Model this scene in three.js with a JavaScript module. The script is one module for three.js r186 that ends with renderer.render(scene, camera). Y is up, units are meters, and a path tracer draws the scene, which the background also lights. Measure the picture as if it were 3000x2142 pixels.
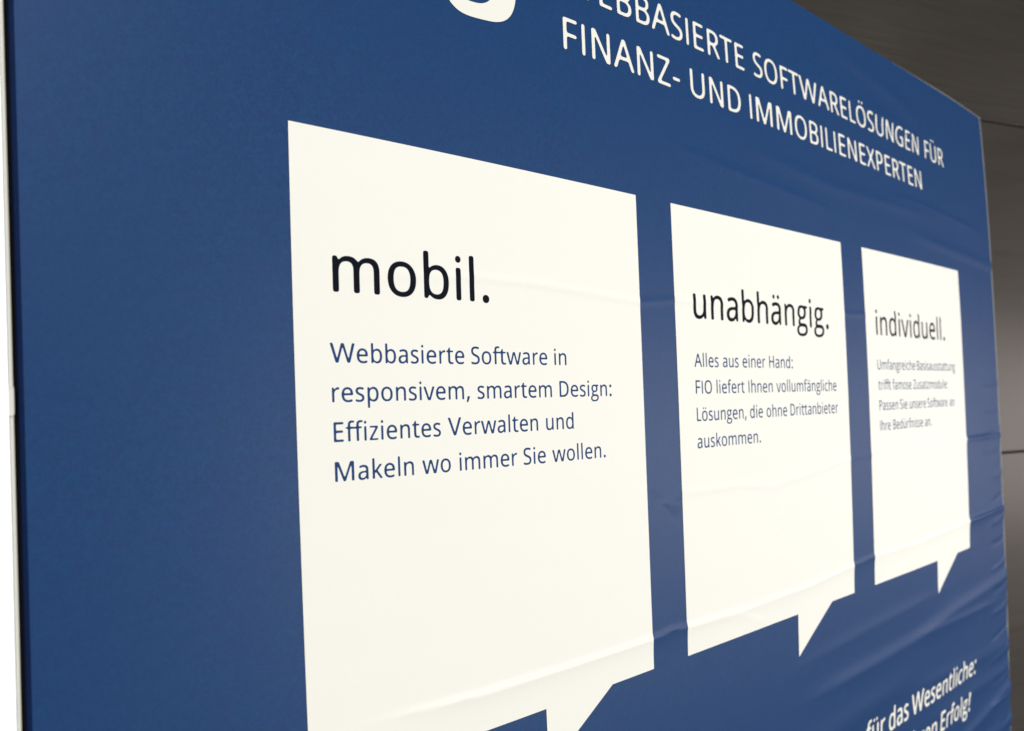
import * as THREE from 'three';
import { RectAreaLightUniformsLib } from 'three/addons/lights/RectAreaLightUniformsLib.js';
import { ImprovedNoise } from 'three/addons/math/ImprovedNoise.js';
import { mergeGeometries } from 'three/addons/utils/BufferGeometryUtils.js';
import { RoundedBoxGeometry } from 'three/addons/geometries/RoundedBoxGeometry.js';

// ---------------------------------------------------------------- camera, light, exposure
// metres; x runs along the display, y up from the floor, z towards the viewer; Y0 = height of the bubbles' top edge
const Y0 = 2.15;
const scene = new THREE.Scene();
scene.background = new THREE.Color().setRGB(0.05, 0.052, 0.055);
const camera = new THREE.PerspectiveCamera(58.06, 3000 / 2142, 0.05, 60);
{
  const m = new THREE.Matrix4().makeBasis(new THREE.Vector3(0.81694, -0.03501, 0.57565), new THREE.Vector3(0.02135, 0.99931, 0.03048), new THREE.Vector3(-0.57632, -0.01261, 0.81712));
  camera.quaternion.setFromRotationMatrix(m).normalize();
  camera.position.set(-0.3144, Y0 - 0.4398, 0.9475);
  camera.setViewOffset(3000, 2142, 34.89, -106.52, 3000, 2142);
  camera.focus = 1.2;
  camera.userData.fStop = 2.3;
  camera.updateProjectionMatrix();
}
const renderer = new THREE.WebGLRenderer({ antialias: true });
renderer.setSize(1024, 731);
renderer.toneMapping = THREE.LinearToneMapping;
renderer.toneMappingExposure = 0.95;
renderer.shadowMap.enabled = true;
RectAreaLightUniformsLib.init();

const LAMPS = [   // [x, y, z, aim x, y, z, width, height, intensity, colour]
  [2.9, 1.15, 4.7, 0.8, 1.3, 0, 4.2, 1.9, 9.0, 0xfffdf8],       // the hall's bright side, opposite the display
  [6.6, 1.3, 3.4, 1.8, 1.3, 0, 3.6, 1.8, 3.7, 0xfff0ee],        // its far end on the right
  [-4.0, 7.6, 3.8, 0.8, 1.2, 0, 3.0, 3.0, 26.0, 0xfffdf8],       // added overhead fill for the left bubble and post
];

// ---------------------------------------------------------------- helpers
function rng(seed) { let s = seed >>> 0; return () => ((s = (Math.imul(s, 1664525) + 1013904223) >>> 0) / 4294967296); }
const noise = new ImprovedNoise();
const used = {};
function numbered(name) { const n = used[name] = (used[name] ?? -1) + 1; return n ? `${name}_${String(n).padStart(3, '0')}` : name; }
function thing(name, label, category, [x, y, z] = [0, 0, 0], turn = 0) {
  const o = new THREE.Group(); o.name = numbered(name); o.position.set(x, y, z); o.rotation.y = turn;
  o.userData = { label, category }; scene.add(o); return o;
}
function part(name, geometry, material, parent, label) {
  const o = new THREE.Mesh(geometry, material); o.name = name; o.castShadow = o.receiveShadow = true;
  if (label) o.userData.label = label;
  parent.add(o); return o;
}
function box(x0, x1, y0, y1, z0, z1, r = 0) {
  const g = r ? new RoundedBoxGeometry(x1 - x0, y1 - y0, z1 - z0, 3, r) : new THREE.BoxGeometry(x1 - x0, y1 - y0, z1 - z0);
  g.translate((x0 + x1) / 2, (y0 + y1) / 2, (z0 + z1) / 2); return g;
}
const smooth = (a, b, x) => { const t = Math.min(1, Math.max(0, (x - a) / (b - a))); return t * t * (3 - 2 * t); };

// ---------------------------------------------------------------- the cloth's shape (local: x along, y up from the bubbles' top edge)
const XL = -0.3257, XR = 2.768, YT = 0.651, YB = -2.13;
function bow(x, y) {   // slack, slightly bowed cloth between its posts
  y = Math.max(y, -1.9);
  const S = 0.72, u = (x / S - 1.6) / 2, v = (y / S + 0.6) / 1.2;
  return S * (-0.0209 * u * u + 0.0014 * u * v - 0.0145 * v * v + 0.0123 * u ** 3 - 0.004 * u * u * v - 0.0322 * u * v * v - 0.0038 * v ** 3 - 0.0279 * u ** 4 + 0.0338 * u * u * v * v - 0.0021 * v ** 4);
}
// creases: points, height in metres, half width, kind (r = ridge, s = step that fades), how long the ends taper
const CREASES = [
  [[[0.05, -0.912], [0.29, -0.924], [0.573, -0.927], [0.718, -0.926], [0.788, -0.921], [0.829, -0.925], [1.009, -0.929], [1.207, -0.928], [1.334, -0.924], [1.555, -0.909], [1.675, -0.904], [1.963, -0.906], [2.406, -0.891], [2.85, -0.889]], 0.0027, 0.010, 's', 0.25],
  [[[0.829, -0.927], [1.016, -0.935], [1.089, -0.963], [1.144, -0.985]], 0.0007, 0.010, 's', 0.06],
  [[[-0.02, -0.222], [0.075, -0.22], [0.314, -0.207], [0.44, -0.207], [0.726, -0.224], [0.828, -0.212], [0.976, -0.211], [1.559, -0.202], [1.674, -0.198], [2.405, -0.183], [2.703, -0.172]], 0.0008, 0.008, 'r', 0.5],
  [[[0.70, -0.628], [0.794, -0.643], [0.836, -0.634], [1.042, -0.635], [1.166, -0.651], [1.4, -0.625], [1.561, -0.607], [2.019, -0.606], [2.426, -0.601], [2.85, -0.603]], 0.0009, 0.009, 'r', 0.25],
  [[[2.3, -0.600], [2.45, -0.602], [2.85, -0.606]], 0.0042, 0.011, 's', 0.18],
  [[[2.3, -0.893], [2.45, -0.892], [2.85, -0.886]], 0.0042, 0.011, 's', 0.2],
  [[[0.726, -0.615], [0.787, -0.67], [0.829, -0.704]], -0.0010, 0.009, 'r', 0.04],
  [[[0.74, -0.645], [0.80, -0.655], [0.835, -0.668]], 0.0010, 0.008, 's', 0.03],
  [[[1.2, -1.222], [1.633, -1.217], [1.919, -1.21], [2.238, -1.18], [2.8, -1.155]], 0.0060, 0.034, 's', 0.35],
  [[[1.85, -1.2], [2.237, -1.212], [2.75, -1.232]], 0.004, 0.022, 's', 0.3],
  [[[1.1, -1.13], [1.5, -1.115], [1.9, -1.10], [2.3, -1.09]], 0.0025, 0.03, 's', 0.4],
  [[[1.0, -1.36], [1.6, -1.33], [2.1, -1.32]], 0.004, 0.04, 'r', 0.5],
  [[[2.0, -1.69], [2.36, -1.637], [2.51, -1.618], [2.84, -1.57]], 0.007, 0.03, 's', 0.3],
  [[[1.8, -1.36], [2.019, -1.367], [2.386, -1.394], [2.84, -1.421]], 0.0035, 0.028, 'r', 0.35],
  [[[1.9, -1.50], [2.4, -1.50], [2.84, -1.515]], 0.0035, 0.026, 'r', 0.35],
  [[[2.1, -1.76], [2.5, -1.72], [2.84, -1.70]], 0.007, 0.03, 'r', 0.3],
  [[[1.411, 0.585], [1.702, 0.568], [1.993, 0.525], [2.25, 0.475]], 0.006, 0.03, 'r', 0.35],
  [[[1.516, 0.467], [1.829, 0.442], [2.107, 0.416], [2.333, 0.41]], 0.0035, 0.022, 'r', 0.35],
  [[[1.007, 0.193], [1.258, 0.177], [1.543, 0.155], [1.9, 0.162], [2.332, 0.157]], 0.0022, 0.02, 'r', 0.4],
  [[[1.769, 0.19], [2.106, 0.194], [2.75, 0.17]], 0.003, 0.018, 's', 0.3],
  [[[0.768, 0.141], [0.999, 0.119], [1.281, 0.101], [1.63, 0.079]], 0.002, 0.018, 's', 0.3],
  [[[1.9, 0.09], [2.3, 0.07], [2.8, 0.055]], 0.0025, 0.02, 'r', 0.3],
  [[[0.425, 0.68], [0.431, 0.279], [0.431, 0.012], [0.432, -0.283], [0.433, -0.397], [0.425, -0.69], [0.418, -0.874], [0.415, -1.2]], 0.00022, 0.0035, 'r', 0.2],
  [[[1.098, 0.3], [1.105, -0.2], [1.124, -0.643], [1.217, -1.02], [1.242, -1.3]], 0.0003, 0.008, 'r', 0.3],
  [[[-0.34, -0.420], [-0.30, -0.412], [-0.24, -0.408]], -0.0004, 0.008, 'r', 0.06],
];
for (let k = 0; k < 17; k++) {   // small puckers where the cloth is pulled round its right edge
  const r = rng(k + 71), y = -0.42 - 0.085 * k + 0.03 * r();
  CREASES.push([[[2.63 - 0.10 * r(), y - 0.02 * r()], [2.71, y - 0.006], [2.78, y + 0.008]], (0.0012 + 0.0016 * r()) * (k % 2 ? -1 : 1), 0.009 + 0.006 * r(), 'r', 0.06]);
}
for (let k = 0; k < 6; k++) {   // crumpled place inside the middle bubble
  const r = rng(k + 11), y = -0.655 - 0.035 * k - 0.02 * r();
  CREASES.push([[[1.10 + 0.06 * r(), y - 0.01], [1.16, y], [1.22 + 0.05 * r(), y + 0.012]], 0.0002 + 0.0003 * r(), 0.007, 'r', 0.05]);
}
for (const c of CREASES) {
  c.len = [0];
  for (let i = 1; i < c[0].length; i++) c.len.push(c.len[i - 1] + Math.hypot(c[0][i][0] - c[0][i - 1][0], c[0][i][1] - c[0][i - 1][1]));
  const R = c[2] * (c[3] === 's' ? 9 : 3.2), xs = c[0].map((p) => p[0]), ys = c[0].map((p) => p[1]);
  c.box = [Math.min(...xs) - R, Math.max(...xs) + R, Math.min(...ys) - R, Math.max(...ys) + R];
}
function creases(x, y) {
  let h = 0;
  for (const c of CREASES) {
    if (x < c.box[0] || x > c.box[1] || y < c.box[2] || y > c.box[3]) continue;
    let best = 1e9, side = 1, at = 0;
    const P = c[0];
    for (let i = 1; i < P.length; i++) {
      const ax = P[i - 1][0], ay = P[i - 1][1], dx = P[i][0] - ax, dy = P[i][1] - ay, l = Math.hypot(dx, dy);
      const t = Math.min(1, Math.max(0, ((x - ax) * dx + (y - ay) * dy) / (l * l)));
      const d = Math.hypot(x - ax - t * dx, y - ay - t * dy);
      if (d < best) { best = d; side = Math.sign(dx * (y - ay) - dy * (x - ax)) * Math.sign(dx || 1) || 1; at = c.len[i - 1] + t * l; }
    }
    const total = c.len[c.len.length - 1], taper = c[4], env = smooth(0, taper, at) * (P[P.length - 1][0] > 2.77 ? 1 : smooth(0, taper, total - at));
    const d = best / c[2];
    // a step bulges out below the crease and settles back slowly; above it the cloth drops in quickly
    h += c[1] * env * (c[3] === 'r' ? Math.exp(-d * d) : side > 0 ? Math.exp(-d * d * 1.6) : Math.exp(-d * 0.55));
  }
  return h;
}
function ripple(x, y) {
  const right = smooth(0.6, 2.6, x), low = smooth(-0.6, -1.6, y), high = smooth(0.0, 0.4, y);
  const f = noise.noise(x * 1.7 + 3.1, y * 11 + x * 0.8, 0.4), g = noise.noise(x * 4 + 9, y * 24, 2.2);
  return (0.0002 + 0.0005 * right * (0.25 + low + 0.5 * high)) * f + (0.00003 + 0.00006 * right * (0.2 + low + 0.4 * high)) * g;
}
const depth = (x, y) => bow(x, y) + creases(x, y) + ripple(x, y);
function lay(positions, lift = 0, out = null, normals = null) {   // puts flat points (x, y) onto the cloth, with the cloth's own normals
  const n = positions.length / 2; out ??= new Float32Array(n * 3); normals ??= new Float32Array(n * 3);
  const e = 0.0012, v = new THREE.Vector3();
  for (let i = 0; i < n; i++) {
    const x = positions[2 * i], y = positions[2 * i + 1], z = depth(x, y);
    v.set(-(depth(x + e, y) - z) / e, -(depth(x, y + e) - z) / e, 1).normalize();
    out.set([x + v.x * lift, y + v.y * lift, z + v.z * lift], 3 * i); normals.set([v.x, v.y, v.z], 3 * i);
  }
  return [out, normals];
}
function clothGeometry(flat, index, lift, uvOf) {
  const [p, nrm] = lay(flat, lift), g = new THREE.BufferGeometry(), uv = new Float32Array(flat.length);
  for (let i = 0; i < flat.length / 2; i++) uv.set(uvOf(flat[2 * i], flat[2 * i + 1]), 2 * i);
  g.setAttribute('position', new THREE.BufferAttribute(p, 3)); g.setAttribute('normal', new THREE.BufferAttribute(nrm, 3));
  g.setAttribute('uv', new THREE.BufferAttribute(uv, 2)); g.setIndex(index); return g;
}
function gridIndex(nx, ny, at = 0) {
  const idx = [];
  for (let j = 0; j < ny; j++) for (let i = 0; i < nx; i++) { const a = at + j * (nx + 1) + i, b = a + nx + 1; idx.push(a, a + 1, b + 1, a, b + 1, b); }
  return idx;
}

// ---------------------------------------------------------------- printing: lettering drawn, softened and cut at a level, so that corners are round as on the print
const inkBlur = (a, w, h, rx, ry) => {
  const pass = (src, n, stride, m, ostride, r) => {
    const dst = new Float32Array(src.length), k = 1 / (2 * r + 1);
    for (let o = 0; o < m; o++) {
      let s = 0; const b = o * ostride, at = (i) => src[b + Math.min(n - 1, Math.max(0, i)) * stride];
      for (let i = -r; i <= r; i++) s += at(i);
      for (let i = 0; i < n; i++) { dst[b + i * stride] = s * k; s += at(i + r + 1) - at(i - r); }
    }
    return dst;
  };
  for (let q = 0; q < 3; q++) { if (rx) a = pass(a, w, 1, h, w, rx); if (ry) a = pass(a, h, w, w, 1, ry); }
  return a;
};
// advance widths of the print's narrow humanist letters, in thousandths of the letter height's em
const ADVANCE = Object.fromEntries('a479 b525 c423 d525 e498 f305 g471 h525 i229 k455 l229 m799 n525 o527 p525 r349 s391 t335 u525 v452 w715 z395 A579 B544 D615 E488 F459 G631 H623 I252 L420 M855 N646 O662 P517 R543 S459 T487 U642 V567 W890 X519 Z468 .252 ,250 :267 -306 !326 ä479 ö527 ü525 Ö662 Ü642'.split(' ').map((t) => [t[0], +t.slice(1)]));
// words: [text, x0, x1, baseline y, font size]; kx, ky = pixels per metre
function drawWords(ctx, words, kx, ky, ox, oy) {
  const F = 100; ctx.font = `${F}px sans-serif`;
  const bar = 0.092 * F;   // width of the plain upright of a capital I
  for (const [text, x0, x1, y, size] of words) {
    const glyphs = []; let pen = 0, lo = 1e9, hi = -1e9;
    for (const ch of text) {
      const m = ctx.measureText(ch), adv = ADVANCE[ch] * F / 1000 * 1.13, own = ch === 'I' ? adv : m.width, k = adv / own;
      const l = ch === 'I' ? (adv - bar) / 2 : -m.actualBoundingBoxLeft * k, r = ch === 'I' ? (adv + bar) / 2 : m.actualBoundingBoxRight * k;
      glyphs.push([ch, pen, k, adv]); lo = Math.min(lo, pen + l); hi = Math.max(hi, pen + r); pen += adv;
    }
    ctx.save();
    ctx.translate((x0 - ox) * kx, (oy - y) * ky);
    ctx.scale((x1 - x0) * kx / (hi - lo), size * ky / F);
    ctx.translate(-lo, 0);
    glyphs.forEach(([ch, at, k, adv], i) => {
      if (ch === 'I') { ctx.fillRect(at + (adv - bar) / 2, -0.714 * F, bar, 0.714 * F); return; }
      ctx.save(); ctx.translate(at, 0); ctx.scale(k, 1); ctx.fillText(ch, 0, 0); ctx.restore();
      const n = glyphs[i + 1]?.[0];
      if ((ch === 'f' && (n === 't' || n === 'f')) || (ch === 't' && n === 't')) ctx.fillRect(at + adv * 0.45, -0.535 * F, adv * 0.9, 0.068 * F);   // joined cross-bars
    });
    ctx.restore();
  }
}
function coverage(canvas, ctx, w, h) {
  const d = ctx.getImageData(0, 0, w, h).data, a = new Float32Array(w * h);
  for (let i = 0; i < w * h; i++) a[i] = d[4 * i] / 255;
  return a;
}
// outlines of the lettering as flat shapes
function traceLetters(words, kx, ky, level, rx, ry) {
  const x0 = Math.min(...words.map((w) => w[1])) - 0.02, x1 = Math.max(...words.map((w) => w[2])) + 0.02;
  const y0 = Math.min(...words.map((w) => w[3] - 0.3 * w[4])) - 0.01, y1 = Math.max(...words.map((w) => w[3] + 1.0 * w[4])) + 0.01;
  const w = Math.ceil((x1 - x0) * kx), h = Math.ceil((y1 - y0) * ky), c = document.createElement('canvas'); c.width = w; c.height = h;
  const ctx = c.getContext('2d'); ctx.fillStyle = '#000'; ctx.fillRect(0, 0, w, h); ctx.fillStyle = '#fff';
  drawWords(ctx, words, kx, ky, x0, y1);
  const a = inkBlur(coverage(c, ctx, w, h), w, h, rx, ry), next = new Map();
  const key = (x, y, hor) => (y * w + x) * 2 + hor, pts = new Map();
  const cut = (x, y, hor) => {   // crossing on the cell edge from (x, y) to the right or downwards
    const k = key(x, y, hor);
    if (!pts.has(k)) { const p = a[y * w + x], q = hor ? a[y * w + x + 1] : a[(y + 1) * w + x], t = (level - p) / (q - p); pts.set(k, [x + (hor ? t : 0), y + (hor ? 0 : t)]); }
    return k;
  };
  for (let y = 0; y < h - 1; y++) for (let x = 0; x < w - 1; x++) {
    const i = y * w + x, s = (a[i] > level) | ((a[i + 1] > level) << 1) | ((a[i + w + 1] > level) << 2) | ((a[i + w] > level) << 3);
    if (!s || s === 15) continue;
    const T = () => cut(x, y, 1), B = () => cut(x, y + 1, 1), L = () => cut(x, y, 0), R = () => cut(x + 1, y, 0), go = (p, q) => next.set(p, q);
    ({ 1: () => go(L(), T()), 2: () => go(T(), R()), 3: () => go(L(), R()), 4: () => go(R(), B()), 5: () => { go(L(), T()); go(R(), B()); }, 6: () => go(T(), B()), 7: () => go(L(), B()),
      8: () => go(B(), L()), 9: () => go(B(), T()), 10: () => { go(T(), R()); go(B(), L()); }, 11: () => go(B(), R()), 12: () => go(R(), L()), 13: () => go(R(), T()), 14: () => go(T(), L()) })[s]();
  }
  const loops = [];
  while (next.size) {
    const loop = []; let k = next.keys().next().value;
    while (next.has(k)) { loop.push(pts.get(k)); const n = next.get(k); next.delete(k); k = n; }
    if (loop.length < 8) continue;
    const keep = []; let last = null;   // thin the points out where the outline runs straight
    for (let i = 0; i < loop.length; i++) {
      const p = loop[i], q = loop[(i + 4) % loop.length], o = loop[(i - 4 + loop.length) % loop.length];
      const bend = Math.abs((p[0] - o[0]) * (q[1] - p[1]) - (p[1] - o[1]) * (q[0] - p[0])) / (Math.hypot(q[0] - o[0], q[1] - o[1]) + 1e-6);
      const far = last ? Math.hypot(p[0] - last[0], p[1] - last[1]) : 1e9;
      if (far > (bend > 0.15 ? 1.6 : 9)) { keep.push(p); last = p; }
    }
    if (keep.length > 3) loops.push(keep.map(([px, py]) => new THREE.Vector2(x0 + (px + 0.5) / kx, y1 - (py + 0.5) / ky)));
  }
  const inside = (p, l) => { let c2 = false; for (let i = 0, j = l.length - 1; i < l.length; j = i++) if ((l[i].y > p.y) !== (l[j].y > p.y) && p.x < (l[j].x - l[i].x) * (p.y - l[i].y) / (l[j].y - l[i].y) + l[i].x) c2 = !c2; return c2; };
  const level2 = loops.map((l) => loops.filter((o) => o !== l && inside(l[0], o)).length), flat = [], index = [];
  loops.forEach((l, i) => {
    if (level2[i] % 2) return;
    const holes = loops.filter((o, j) => level2[j] === level2[i] + 1 && inside(o[0], l));
    const out = THREE.ShapeUtils.isClockWise(l) ? l.slice().reverse() : l, hs = holes.map((o) => (THREE.ShapeUtils.isClockWise(o) ? o : o.slice().reverse()));
    const at = flat.length / 2;
    for (const f of THREE.ShapeUtils.triangulateShape(out, hs)) index.push(at + f[0], at + f[1], at + f[2]);
    for (const v of [out, ...hs].flat()) flat.push(v.x, v.y);
  });
  return [flat, index];
}

// ---------------------------------------------------------------- materials
function grainTexture(seed, n, f) {
  const r = rng(seed), d = new Uint8Array(n * n * 4);
  for (let i = 0; i < n * n; i++) { const c = f(i % n, (i / n) | 0, r); d.set([c[0], c[1], c[2], 255], 4 * i); }
  const t = new THREE.DataTexture(d, n, n); t.wrapS = t.wrapT = THREE.RepeatWrapping; t.magFilter = THREE.LinearFilter; t.needsUpdate = true; return t;
}
// dyed polyester: thread-scale grain and slow, slightly violet or teal unevenness of the ink (the texture repeats every 0.5 m)
const tileNoise = (x, y, f, s) => {   // noise that wraps at 1
  const a = noise.noise(x * f, y * f, s), b = noise.noise((x - 1) * f, y * f, s), c = noise.noise(x * f, (y - 1) * f, s), d = noise.noise((x - 1) * f, (y - 1) * f, s);
  return (a * (1 - x) + b * x) * (1 - y) + (c * (1 - x) + d * x) * y;
};
const inkGrain = grainTexture(5, 1024, (i, j, r) => {
  const x = i / 1024, y = j / 1024, m = tileNoise(x, y, 24, 1.3) + 0.8 * tileNoise(x, y, 90, 8.1), v = 0.88 + 0.07 * (r() + r() - 1) + 0.035 * tileNoise(x, y, 60, 4.4) + 0.09 * tileNoise(x, y, 150, 6.6);
  return [255 * Math.min(1, v * (1 + 0.10 * m)), 255 * Math.min(1, v * (1 - 0.045 * m)), 255 * Math.min(1, v)];
});
inkGrain.colorSpace = THREE.SRGBColorSpace;
const threadBump = grainTexture(8, 512, (i, j, r) => { const v = 128 + 50 * Math.sin(i * Math.PI / 2) * Math.sin(j * Math.PI / 2) + 60 * (r() - 0.5); return [v, v, v]; });
threadBump.repeat.set(1, 1);
const BLUE = new THREE.Color().setRGB(0.0105, 0.059, 0.196);
const blueCloth = new THREE.MeshPhysicalMaterial({ color: BLUE, map: inkGrain, bumpMap: threadBump, bumpScale: 0.00012, roughness: 0.5, specularIntensity: 0.6 });
const shadedHemCloth = new THREE.MeshPhysicalMaterial({ color: new THREE.Color().setRGB(0.006, 0.018, 0.075), map: inkGrain, roughness: 0.95, specularIntensity: 0.08 });  // blue darkened to stand for the unlit side of the turned edge
const whitePrint = new THREE.MeshPhysicalMaterial({ color: new THREE.Color().setRGB(0.80, 0.80, 0.745), roughness: 0.55 });

// ---------------------------------------------------------------- the setting
{
  const g = new THREE.PlaneGeometry(14, 12).rotateX(-Math.PI / 2); g.translate(1.5, 0, 2);
  const carpet = grainTexture(3, 256, (i, j, r) => { const v = 120 + 40 * r(); return [v, v, v * 0.98]; }); carpet.colorSpace = THREE.SRGBColorSpace; carpet.repeat.set(40, 34);
  const o = new THREE.Mesh(g, new THREE.MeshStandardMaterial({ color: 0x8c8a86, map: carpet, roughness: 0.95 })); o.name = 'floor'; o.receiveShadow = true; o.userData.kind = 'structure'; scene.add(o);
}
{   // dark wall of big satin panels behind the right end, running slightly towards the viewer
  const turn = -Math.atan2(0.27, 0.963), w = thing('panelled_wall', 'dark brown satin wall of large panels behind the right end of the blue display', 'wall', [2.85, 0, -0.5], turn);
  const streak = grainTexture(21, 512, (i, j, r) => {
    const x = i / 512, y = j / 512, s = tileNoise(x, y * 1, 3, 7.7) * 0.5 + noise.noise(x * 2, j * 0.9, 0.2) * 0.25 + noise.noise(x * 5, j * 0.21, 5.2) * 0.25;
    const v = 205 + 46 * s + 10 * (r() - 0.5); return [v, v * (0.985 + 0.02 * s), v * (0.96 + 0.03 * s)];
  });
  const cmap = streak.clone(); cmap.colorSpace = THREE.SRGBColorSpace; cmap.needsUpdate = true;
  const mat = new THREE.MeshPhysicalMaterial({ color: new THREE.Color().setRGB(0.076, 0.069, 0.062), map: cmap, roughnessMap: streak, bumpMap: streak, bumpScale: 0.0006, roughness: 0.5, metalness: 0.12 });
  const dark = new THREE.MeshStandardMaterial({ color: 0x0b0b0b, roughness: 0.9 });
  const rows = [0, Y0 - 0.738, Y0 + 0.914, 4.6], cols = [-2.1, -1.2, 1.9, 3.4];
  part('backing', box(-2.1, 3.4, 0, 4.6, -0.08, -0.022), dark, w);
  for (let j = 0; j < 3; j++) for (let i = 0; i < 3; i++) {
    const g = box(cols[i] + 0.004, cols[i + 1] - 0.004, rows[j] + 0.005, rows[j + 1] - 0.005, -0.022, 0, 0.003), p = g.attributes.position, uv = g.attributes.uv;
    for (let k = 0; k < p.count; k++) uv.setXY(k, (p.getX(k) + i * 0.37) / 1.6, (p.getY(k) + j * 0.53) / 1.2);
    part('wall_panel', g, mat, w);
  }
}
{   // white wall past the left edge, given a glow because the display shades it
  const w = thing('glowing_white_wall', 'white wall with added glow past the left edge of the blue display', 'glowing wall', [-1.75, 0, -0.5]);
  part('glowing_face', box(-1.9, 1.9, 0.12, 4.2, -0.02, 0), new THREE.MeshStandardMaterial({ color: 0xf2f4f4, roughness: 0.7, emissive: new THREE.Color().setRGB(1.0, 1.05, 1.05), emissiveIntensity: 1 }), w);
  part('wall_body', box(-1.92, 1.92, 0, 4.22, -0.12, -0.022, 0.004), new THREE.MeshStandardMaterial({ color: 0xd8d8d4, roughness: 0.6 }), w);
  part('plinth', box(-1.92, 1.92, 0, 0.118, -0.0215, 0.012, 0.004), new THREE.MeshStandardMaterial({ color: 0xd8d8d4, roughness: 0.6 }), w);
}

// ---------------------------------------------------------------- the display
const display = thing('exhibition_display', 'blue fabric exhibition display printed with three white speech bubbles', 'exhibition display', [0, Y0, 0]);
{
  // the cloth: front face, with both side edges turned back round the frame
  const nx = 640, ny = 516, flat = [], idx = gridIndex(nx, ny).slice();
  for (let j = 0; j <= ny; j++) for (let i = 0; i <= nx; i++) flat.push(XL + (XR - XL) * i / nx, YB + (YT - YB) * j / ny);
  const front = clothGeometry(flat, idx, 0, (x, y) => [x * 2, y * 2]);
  const strip = (profile, at, along) => {   // turned-back edge: profile = [outwards, backwards] pairs
    const n = 516, m = profile.length, p = [], uv = [], ind = [];
    for (let j = 0; j <= n; j++) for (let i = 0; i < m; i++) {
      const [o, b] = profile[i];
      if (along === 'y') { const y = YB + (YT - YB) * j / n; p.push(at + o, y, depth(at, y) - b); uv.push((at + o + b) * 2, y * 2); }
      else { const x = XL + (XR - XL) * j / n; p.push(x, at + o, depth(x, at) - b); uv.push(x * 2, (at + o + b) * 2); }
    }
    for (let j = 0; j < n; j++) for (let i = 0; i < m - 1; i++) { const a = j * m + i, b = a + m; ind.push(a, a + 1, b + 1, a, b + 1, b); }
    const g = new THREE.BufferGeometry(); g.setAttribute('position', new THREE.Float32BufferAttribute(p, 3)); g.setAttribute('uv', new THREE.Float32BufferAttribute(uv, 2)); g.setIndex(ind); g.computeVertexNormals(); return g;
  };
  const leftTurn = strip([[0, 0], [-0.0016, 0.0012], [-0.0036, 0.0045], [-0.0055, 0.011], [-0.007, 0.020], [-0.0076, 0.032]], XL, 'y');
  const rightTurn = strip([[0, 0], [0.002, 0.0015], [0.003, 0.006], [0.003, 0.02]], XR, 'y');
  const topTurn = strip([[0, 0], [0.002, 0.0015], [0.0035, 0.007], [0.0035, 0.03]], YT, 'x');
  const cloth = part('fabric_panel', mergeGeometries([front, rightTurn, topTurn]), blueCloth, display);

  part('shaded_side_hem', leftTurn, shadedHemCloth, cloth);

  // speech bubbles printed on it
  const H = 0.9865, TIP = 1.0955, T0 = 0.4338, T1 = 0.6015;
  const bodySize = 0.0416;
  const BUBBLES = [
    [0, 0.7205, [['mobil.', 0.0608, 0.3439, -0.2490, 0.1030]],
      [['Webbasierte', 0.0533, 0.2888], ['Software', 0.3022, 0.4686], ['in', 0.4846, 0.5146]],
      [['responsivem,', 0.0544, 0.2974], ['smartem', 0.3123, 0.4766], ['Design:', 0.4948, 0.6296]],
      [['Effizientes', 0.0550, 0.2384], ['Verwalten', 0.2521, 0.4413], ['und', 0.4597, 0.5271]],
      [['Makeln', 0.0549, 0.1865], ['wo', 0.2017, 0.2551], ['immer', 0.2714, 0.3918], ['Sie', 0.4056, 0.4568], ['wollen.', 0.4720, 0.6073]]],
    [0.8295, 0.7210, [['unabhängig.', 0.8903, 1.4627, -0.2490, 0.1030]],
      [['Alles', 0.8870, 0.9731], ['aus', 0.9886, 1.0486], ['einer', 1.0641, 1.1567], ['Hand:', 1.1729, 1.2779]],
      [['FIO', 0.8879, 0.9454], ['liefert', 0.9619, 1.0685], ['Ihnen', 1.0837, 1.1840], ['vollumfängliche', 1.2000, 1.4891]],
      [['Lösungen,', 0.8883, 1.0717], ['die', 1.0855, 1.1383], ['ohne', 1.1534, 1.2435], ['Drittanbieter', 1.2581, 1.4921]],
      [['auskommen.', 0.8868, 1.1256]]],
    [1.6705, 0.7165, [['individuell.', 1.7310, 2.2332, -0.2548, 0.1030]],
      [['Umfangreiche', 1.7293, 1.9844], ['Basisausstattung', 1.9960, 2.3083]],
      [['trifft', 1.7298, 1.8103], ['famose', 1.8207, 1.9516], ['Zusatzmodule:', 1.9648, 2.2377]],
      [['Passen', 1.7308, 1.8528], ['Sie', 1.8653, 1.9161], ['unsere', 1.9302, 2.0532], ['Software', 2.0654, 2.2290], ['an', 2.2473, 2.2895]],
      [['Ihre', 1.7310, 1.7990], ['Bedürfnisse', 1.8145, 2.0256], ['an.', 2.0396, 2.0926]]],
  ];
  const LINES = [-0.3582, -0.4190, -0.4800, -0.5402];
  BUBBLES.forEach(([bx, W, head, ...body], b) => {
    const n = 2048;
    const kx = n / W, ky = n / TIP, c = document.createElement('canvas'); c.width = c.height = n;
    const ctx = c.getContext('2d');
    const ink = (words, rx, ry, lo, hi) => {
      ctx.fillStyle = '#000'; ctx.fillRect(0, 0, n, n); ctx.fillStyle = '#fff'; drawWords(ctx, words, kx, ky, bx, 0);
      const a = inkBlur(coverage(c, ctx, n, n), n, n, rx, ry); for (let i = 0; i < a.length; i++) a[i] = smooth(lo, hi, a[i]); return a;
    };
    const h = ink(head, 4, 3, 0.35, 0.53), t = ink(body.flatMap((l, k) => l.map(([s, x0, x1]) => [s, x0, x1, LINES[k], bodySize])), 2, 1, 0.37, 0.66);
    const d = new Uint8Array(n * n * 4), r = rng(b + 3);
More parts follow.
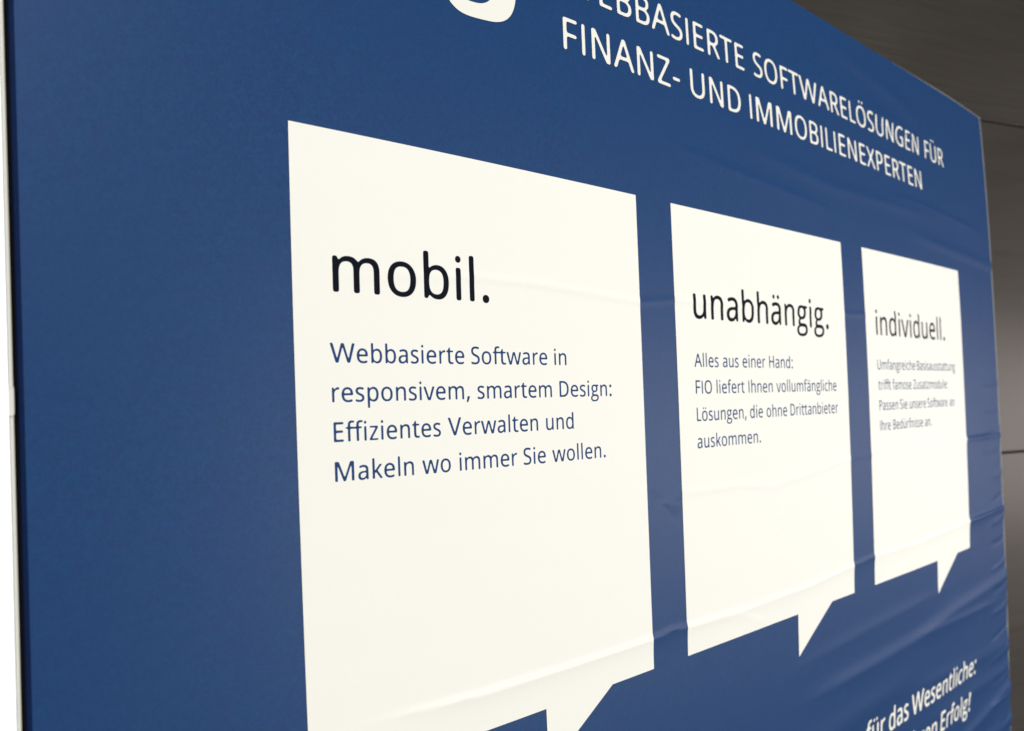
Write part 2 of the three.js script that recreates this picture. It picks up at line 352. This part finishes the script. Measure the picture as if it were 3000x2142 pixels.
    for (let j = 0; j < n; j++) for (let i = 0; i < n; i++) {
      const k = j * n + i, o = 4 * ((n - 1 - j) * n + i), v = 1 + 0.012 * (r() - 0.5);
      const P = [234, 234, 228], K = [0, 6, 22], I = [32, 60, 108];
      for (let q = 0; q < 3; q++) d[o + q] = Math.min(255, v * (P[q] + (K[q] - P[q]) * h[k] + (I[q] - P[q]) * t[k] * (1 - h[k])));
      d[o + 3] = 255;
    }
    const tex = new THREE.DataTexture(d, n, n); tex.colorSpace = THREE.SRGBColorSpace; tex.magFilter = THREE.LinearFilter; tex.needsUpdate = true;
    const mat = new THREE.MeshPhysicalMaterial({ map: tex, roughness: 0.6, specularIntensity: 0.2 });
    const gx = 150, gy = 205, f = [];
    for (let j = 0; j <= gy; j++) for (let i = 0; i <= gx; i++) f.push(bx + W * i / gx, -H + H * j / gy);
    const ind = gridIndex(gx, gy), at = f.length / 2, tn = 24;
    for (let j = 0; j <= tn; j++) for (let i = 0; i <= tn; i++) {   // the pointed tail
      const q = j / tn, x0 = T0, x1 = T1 + (T0 - T1) * q; f.push(bx + x0 + (x1 - x0) * i / tn, -H - (TIP - H) * q);
    }
    for (let j = 0; j < tn; j++) for (let i = 0; i < tn; i++) { const a = at + j * (tn + 1) + i, e = a + tn + 1; ind.push(a, e, e + 1, a, e + 1, a + 1); }
    part('speech_bubble', clothGeometry(f, ind, 0.0008, (x, y) => [(x - bx) / W, 1 + y / TIP]), mat, cloth, ['white printed speech bubble headed mobil.', 'white printed speech bubble headed unabhängig.', 'white printed speech bubble headed individuell.'][b]);
  });

  // white lettering: the two-line heading, the lines at the foot, and the foot of the round emblem above
  const bend = (pts, knots) => { for (let i = 0; i < pts.length; i += 2) { const x = pts[i]; let k = 1; while (k < knots.length - 1 && x > knots[k][0]) k++; const [a, p] = knots[k - 1], [b, q] = knots[k]; pts[i + 1] += p + (q - p) * (x - a) / (b - a); } return pts; };
  const SAG = [[-0.3, -0.006], [0.54, -0.0045], [0.80, 0], [1.15, 0], [1.55, -0.003], [2.12, -0.0130], [2.4, -0.0165]];
  const put = (name, [f, ind], label) => part(name, clothGeometry(f, ind, 0.0008, (x, y) => [x, y]), whitePrint, cloth, label);
  const capSize = 0.0888;
  const l1 = [['WEBBASIERTE', 0.537, 1.138, 0.3778, capSize], ['SOFTWARELÖSUNGEN', 1.1775, 2.1277, 0.3785, capSize], ['FÜR', 2.175, 2.335, 0.3800, capSize]];
  const l2 = [['FINANZ-', 0.5358, 0.8838, 0.2611, capSize], ['UND', 0.9196, 1.1125, 0.2609, capSize], ['IMMOBILIENEXPERTEN', 1.1490, 2.1265, 0.2609, capSize]];
  for (const word of [...l1, ...l2]) { const t = traceLetters([word], 1500, 1500, 0.53, 3, 3); bend(t[0], SAG); put('heading_word', t); }
  const foot1 = [['für', 1.607, 1.7226, -1.4400, 0.0930], ['das', 1.7484, 1.8782, -1.4410, 0.0930], ['Wesentliche:', 1.9010, 2.4150, -1.4410, 0.0930]], foot2 = [['Ihren', 1.888, 2.0850, -1.561, 0.0930], ['Erfolg!', 2.1155, 2.3630, -1.559, 0.0930]];
  for (const word of [...foot1, ...foot2]) put('slogan_word', traceLetters([word], 1400, 1400, 0.36, 3, 3));
  {   // ring of the emblem
    const f = [], ind = [], n = 96, m = 10;
    for (let j = 0; j <= m; j++) for (let i = 0; i <= n; i++) {
      const a = 2 * Math.PI * i / n, q = j / m, se = (c, p) => Math.sign(c) * Math.abs(c) ** p, lean = 0.1;
      const ox = 0.345 + 0.080 * se(Math.cos(a), 0.62), oy = 0.3535 + 0.1 * se(Math.sin(a), 0.62) + lean * (ox - 0.345), ix = 0.331 + 0.052 * se(Math.cos(a), 0.8), iy = 0.3555 + 0.075 * se(Math.sin(a), 0.8) + lean * (ix - 0.345);
      f.push(ix + (ox - ix) * q, iy + (oy - iy) * q);
    }
    for (let j = 0; j < m; j++) for (let i = 0; i < n; i++) { const a = j * (n + 1) + i, e = a + n + 1; ind.push(a, e, e + 1, a, e + 1, a + 1); }
    put('emblem', [f, ind]);
  }

  // frame: pale post at the left edge with a sleeve, black strip for the shaded gap, pale welt along the right and top edges, back posts
  const postMat = new THREE.MeshPhysicalMaterial({ color: new THREE.Color().setRGB(0.74, 0.73, 0.67), roughness: 0.35, clearcoat: 0.2 });
  const gapShadowMat = new THREE.MeshStandardMaterial({ color: 0x020202, roughness: 1 });
  const weltMat = new THREE.MeshStandardMaterial({ color: new THREE.Color().setRGB(0.2, 0.21, 0.21), roughness: 0.7 });
  const follow = (g, x) => { const p = g.attributes.position; for (let i = 0; i < p.count; i++) p.setZ(i, p.getZ(i) + bow(x, Math.min(YT, p.getY(i)))); g.computeVertexNormals(); return g; };
  const bar = (x0, x1, y0, y1, z0, z1, r = 0.0015) => { // tall bar of a rounded section, in short lengths so that it can follow the cloth's bow
    const s = new THREE.Shape(), w = x1 - x0, d = z1 - z0; s.moveTo(r, 0); s.lineTo(w - r, 0); s.quadraticCurveTo(w, 0, w, r); s.lineTo(w, d - r); s.quadraticCurveTo(w, d, w - r, d); s.lineTo(r, d); s.quadraticCurveTo(0, d, 0, d - r); s.lineTo(0, r); s.quadraticCurveTo(0, 0, r, 0);
    const g = new THREE.ExtrudeGeometry(s, { depth: y1 - y0, bevelEnabled: false, steps: Math.max(2, Math.round((y1 - y0) / 0.06)), curveSegments: 5 });
    g.rotateX(-Math.PI / 2); g.translate(x0, y0, z1); return g;
  };
  const foot = -Y0 + 0.002;
  const post = part('frame_post', follow(bar(-0.3406, -0.3364, foot, YT, -0.055, -0.012), XL), postMat, display);
  part('groove', follow(bar(-0.3417, -0.3408, foot, YT, -0.050, -0.018, 0.0003), XL), new THREE.MeshStandardMaterial({ color: 0x9a9a98, roughness: 0.5 }), post);
  part('sleeve', follow(bar(-0.3412, -0.3356, -0.424, -0.390, -0.056, -0.0112, 0.001), XL), postMat, post);
  part('collar', follow(bar(-0.3416, -0.3366, -0.3905, -0.3885, -0.0565, -0.0105, 0.0005), XL), postMat, post);
  part('collar', follow(bar(-0.3416, -0.3366, -0.4255, -0.4235, -0.0565, -0.0105, 0.0005), XL), postMat, post);
  part('gap_shadow', follow(bar(-0.3366, -0.3319, foot, YT, -0.060, -0.016, 0.001), XL), gapShadowMat, display);  // black bar stands for the shadow between post and cloth
  part('right_post', follow(bar(XR - 0.03, XR, foot, YT - 0.01, -0.08, -0.03), XR), postMat, display);
  part('edge_welt', follow(bar(XR + 0.0032, XR + 0.0125, foot, YT + 0.0075, -0.012, -0.001, 0.001), XR), weltMat, display);
  const tg = bar(0, 0.0035, 0, 1, -0.012, -0.002, 0.0008); {
    const p = tg.attributes.position; for (let i = 0; i < p.count; i++) { const x = 2.0 + p.getY(i) * (XR + 0.0032 - 2.0), dy = p.getX(i), rise = smooth(2.0, 2.5, x); p.setXYZ(i, x, YT + 0.0037 + (dy - 0.0035) * 1 + 0.0035 * rise, p.getZ(i) + depth(x, YT)); } tg.computeVertexNormals();
  }
  part('top_welt', tg, new THREE.MeshStandardMaterial({ color: weltMat.color, roughness: 0.7, side: THREE.DoubleSide }), display);
  part('top_rail', box(XL, XR - 0.04, YT - 0.04, YT - 0.012, -0.14, -0.11, 0.004), postMat, display);
  part('base_rail', box(XL, XR, foot, foot + 0.03, -0.22, -0.17, 0.004), postMat, display);
}

// ---------------------------------------------------------------- area lights behind the camera: the hall's bright sides and an added fill
LAMPS.forEach(([x, y, z, ax, ay, az, w, h, power, colour], i) => {
  const l = new THREE.RectAreaLight(colour, power, w, h); l.position.set(x, y, z); l.lookAt(ax, ay, az); scene.add(l);
});

renderer.render(scene, camera);
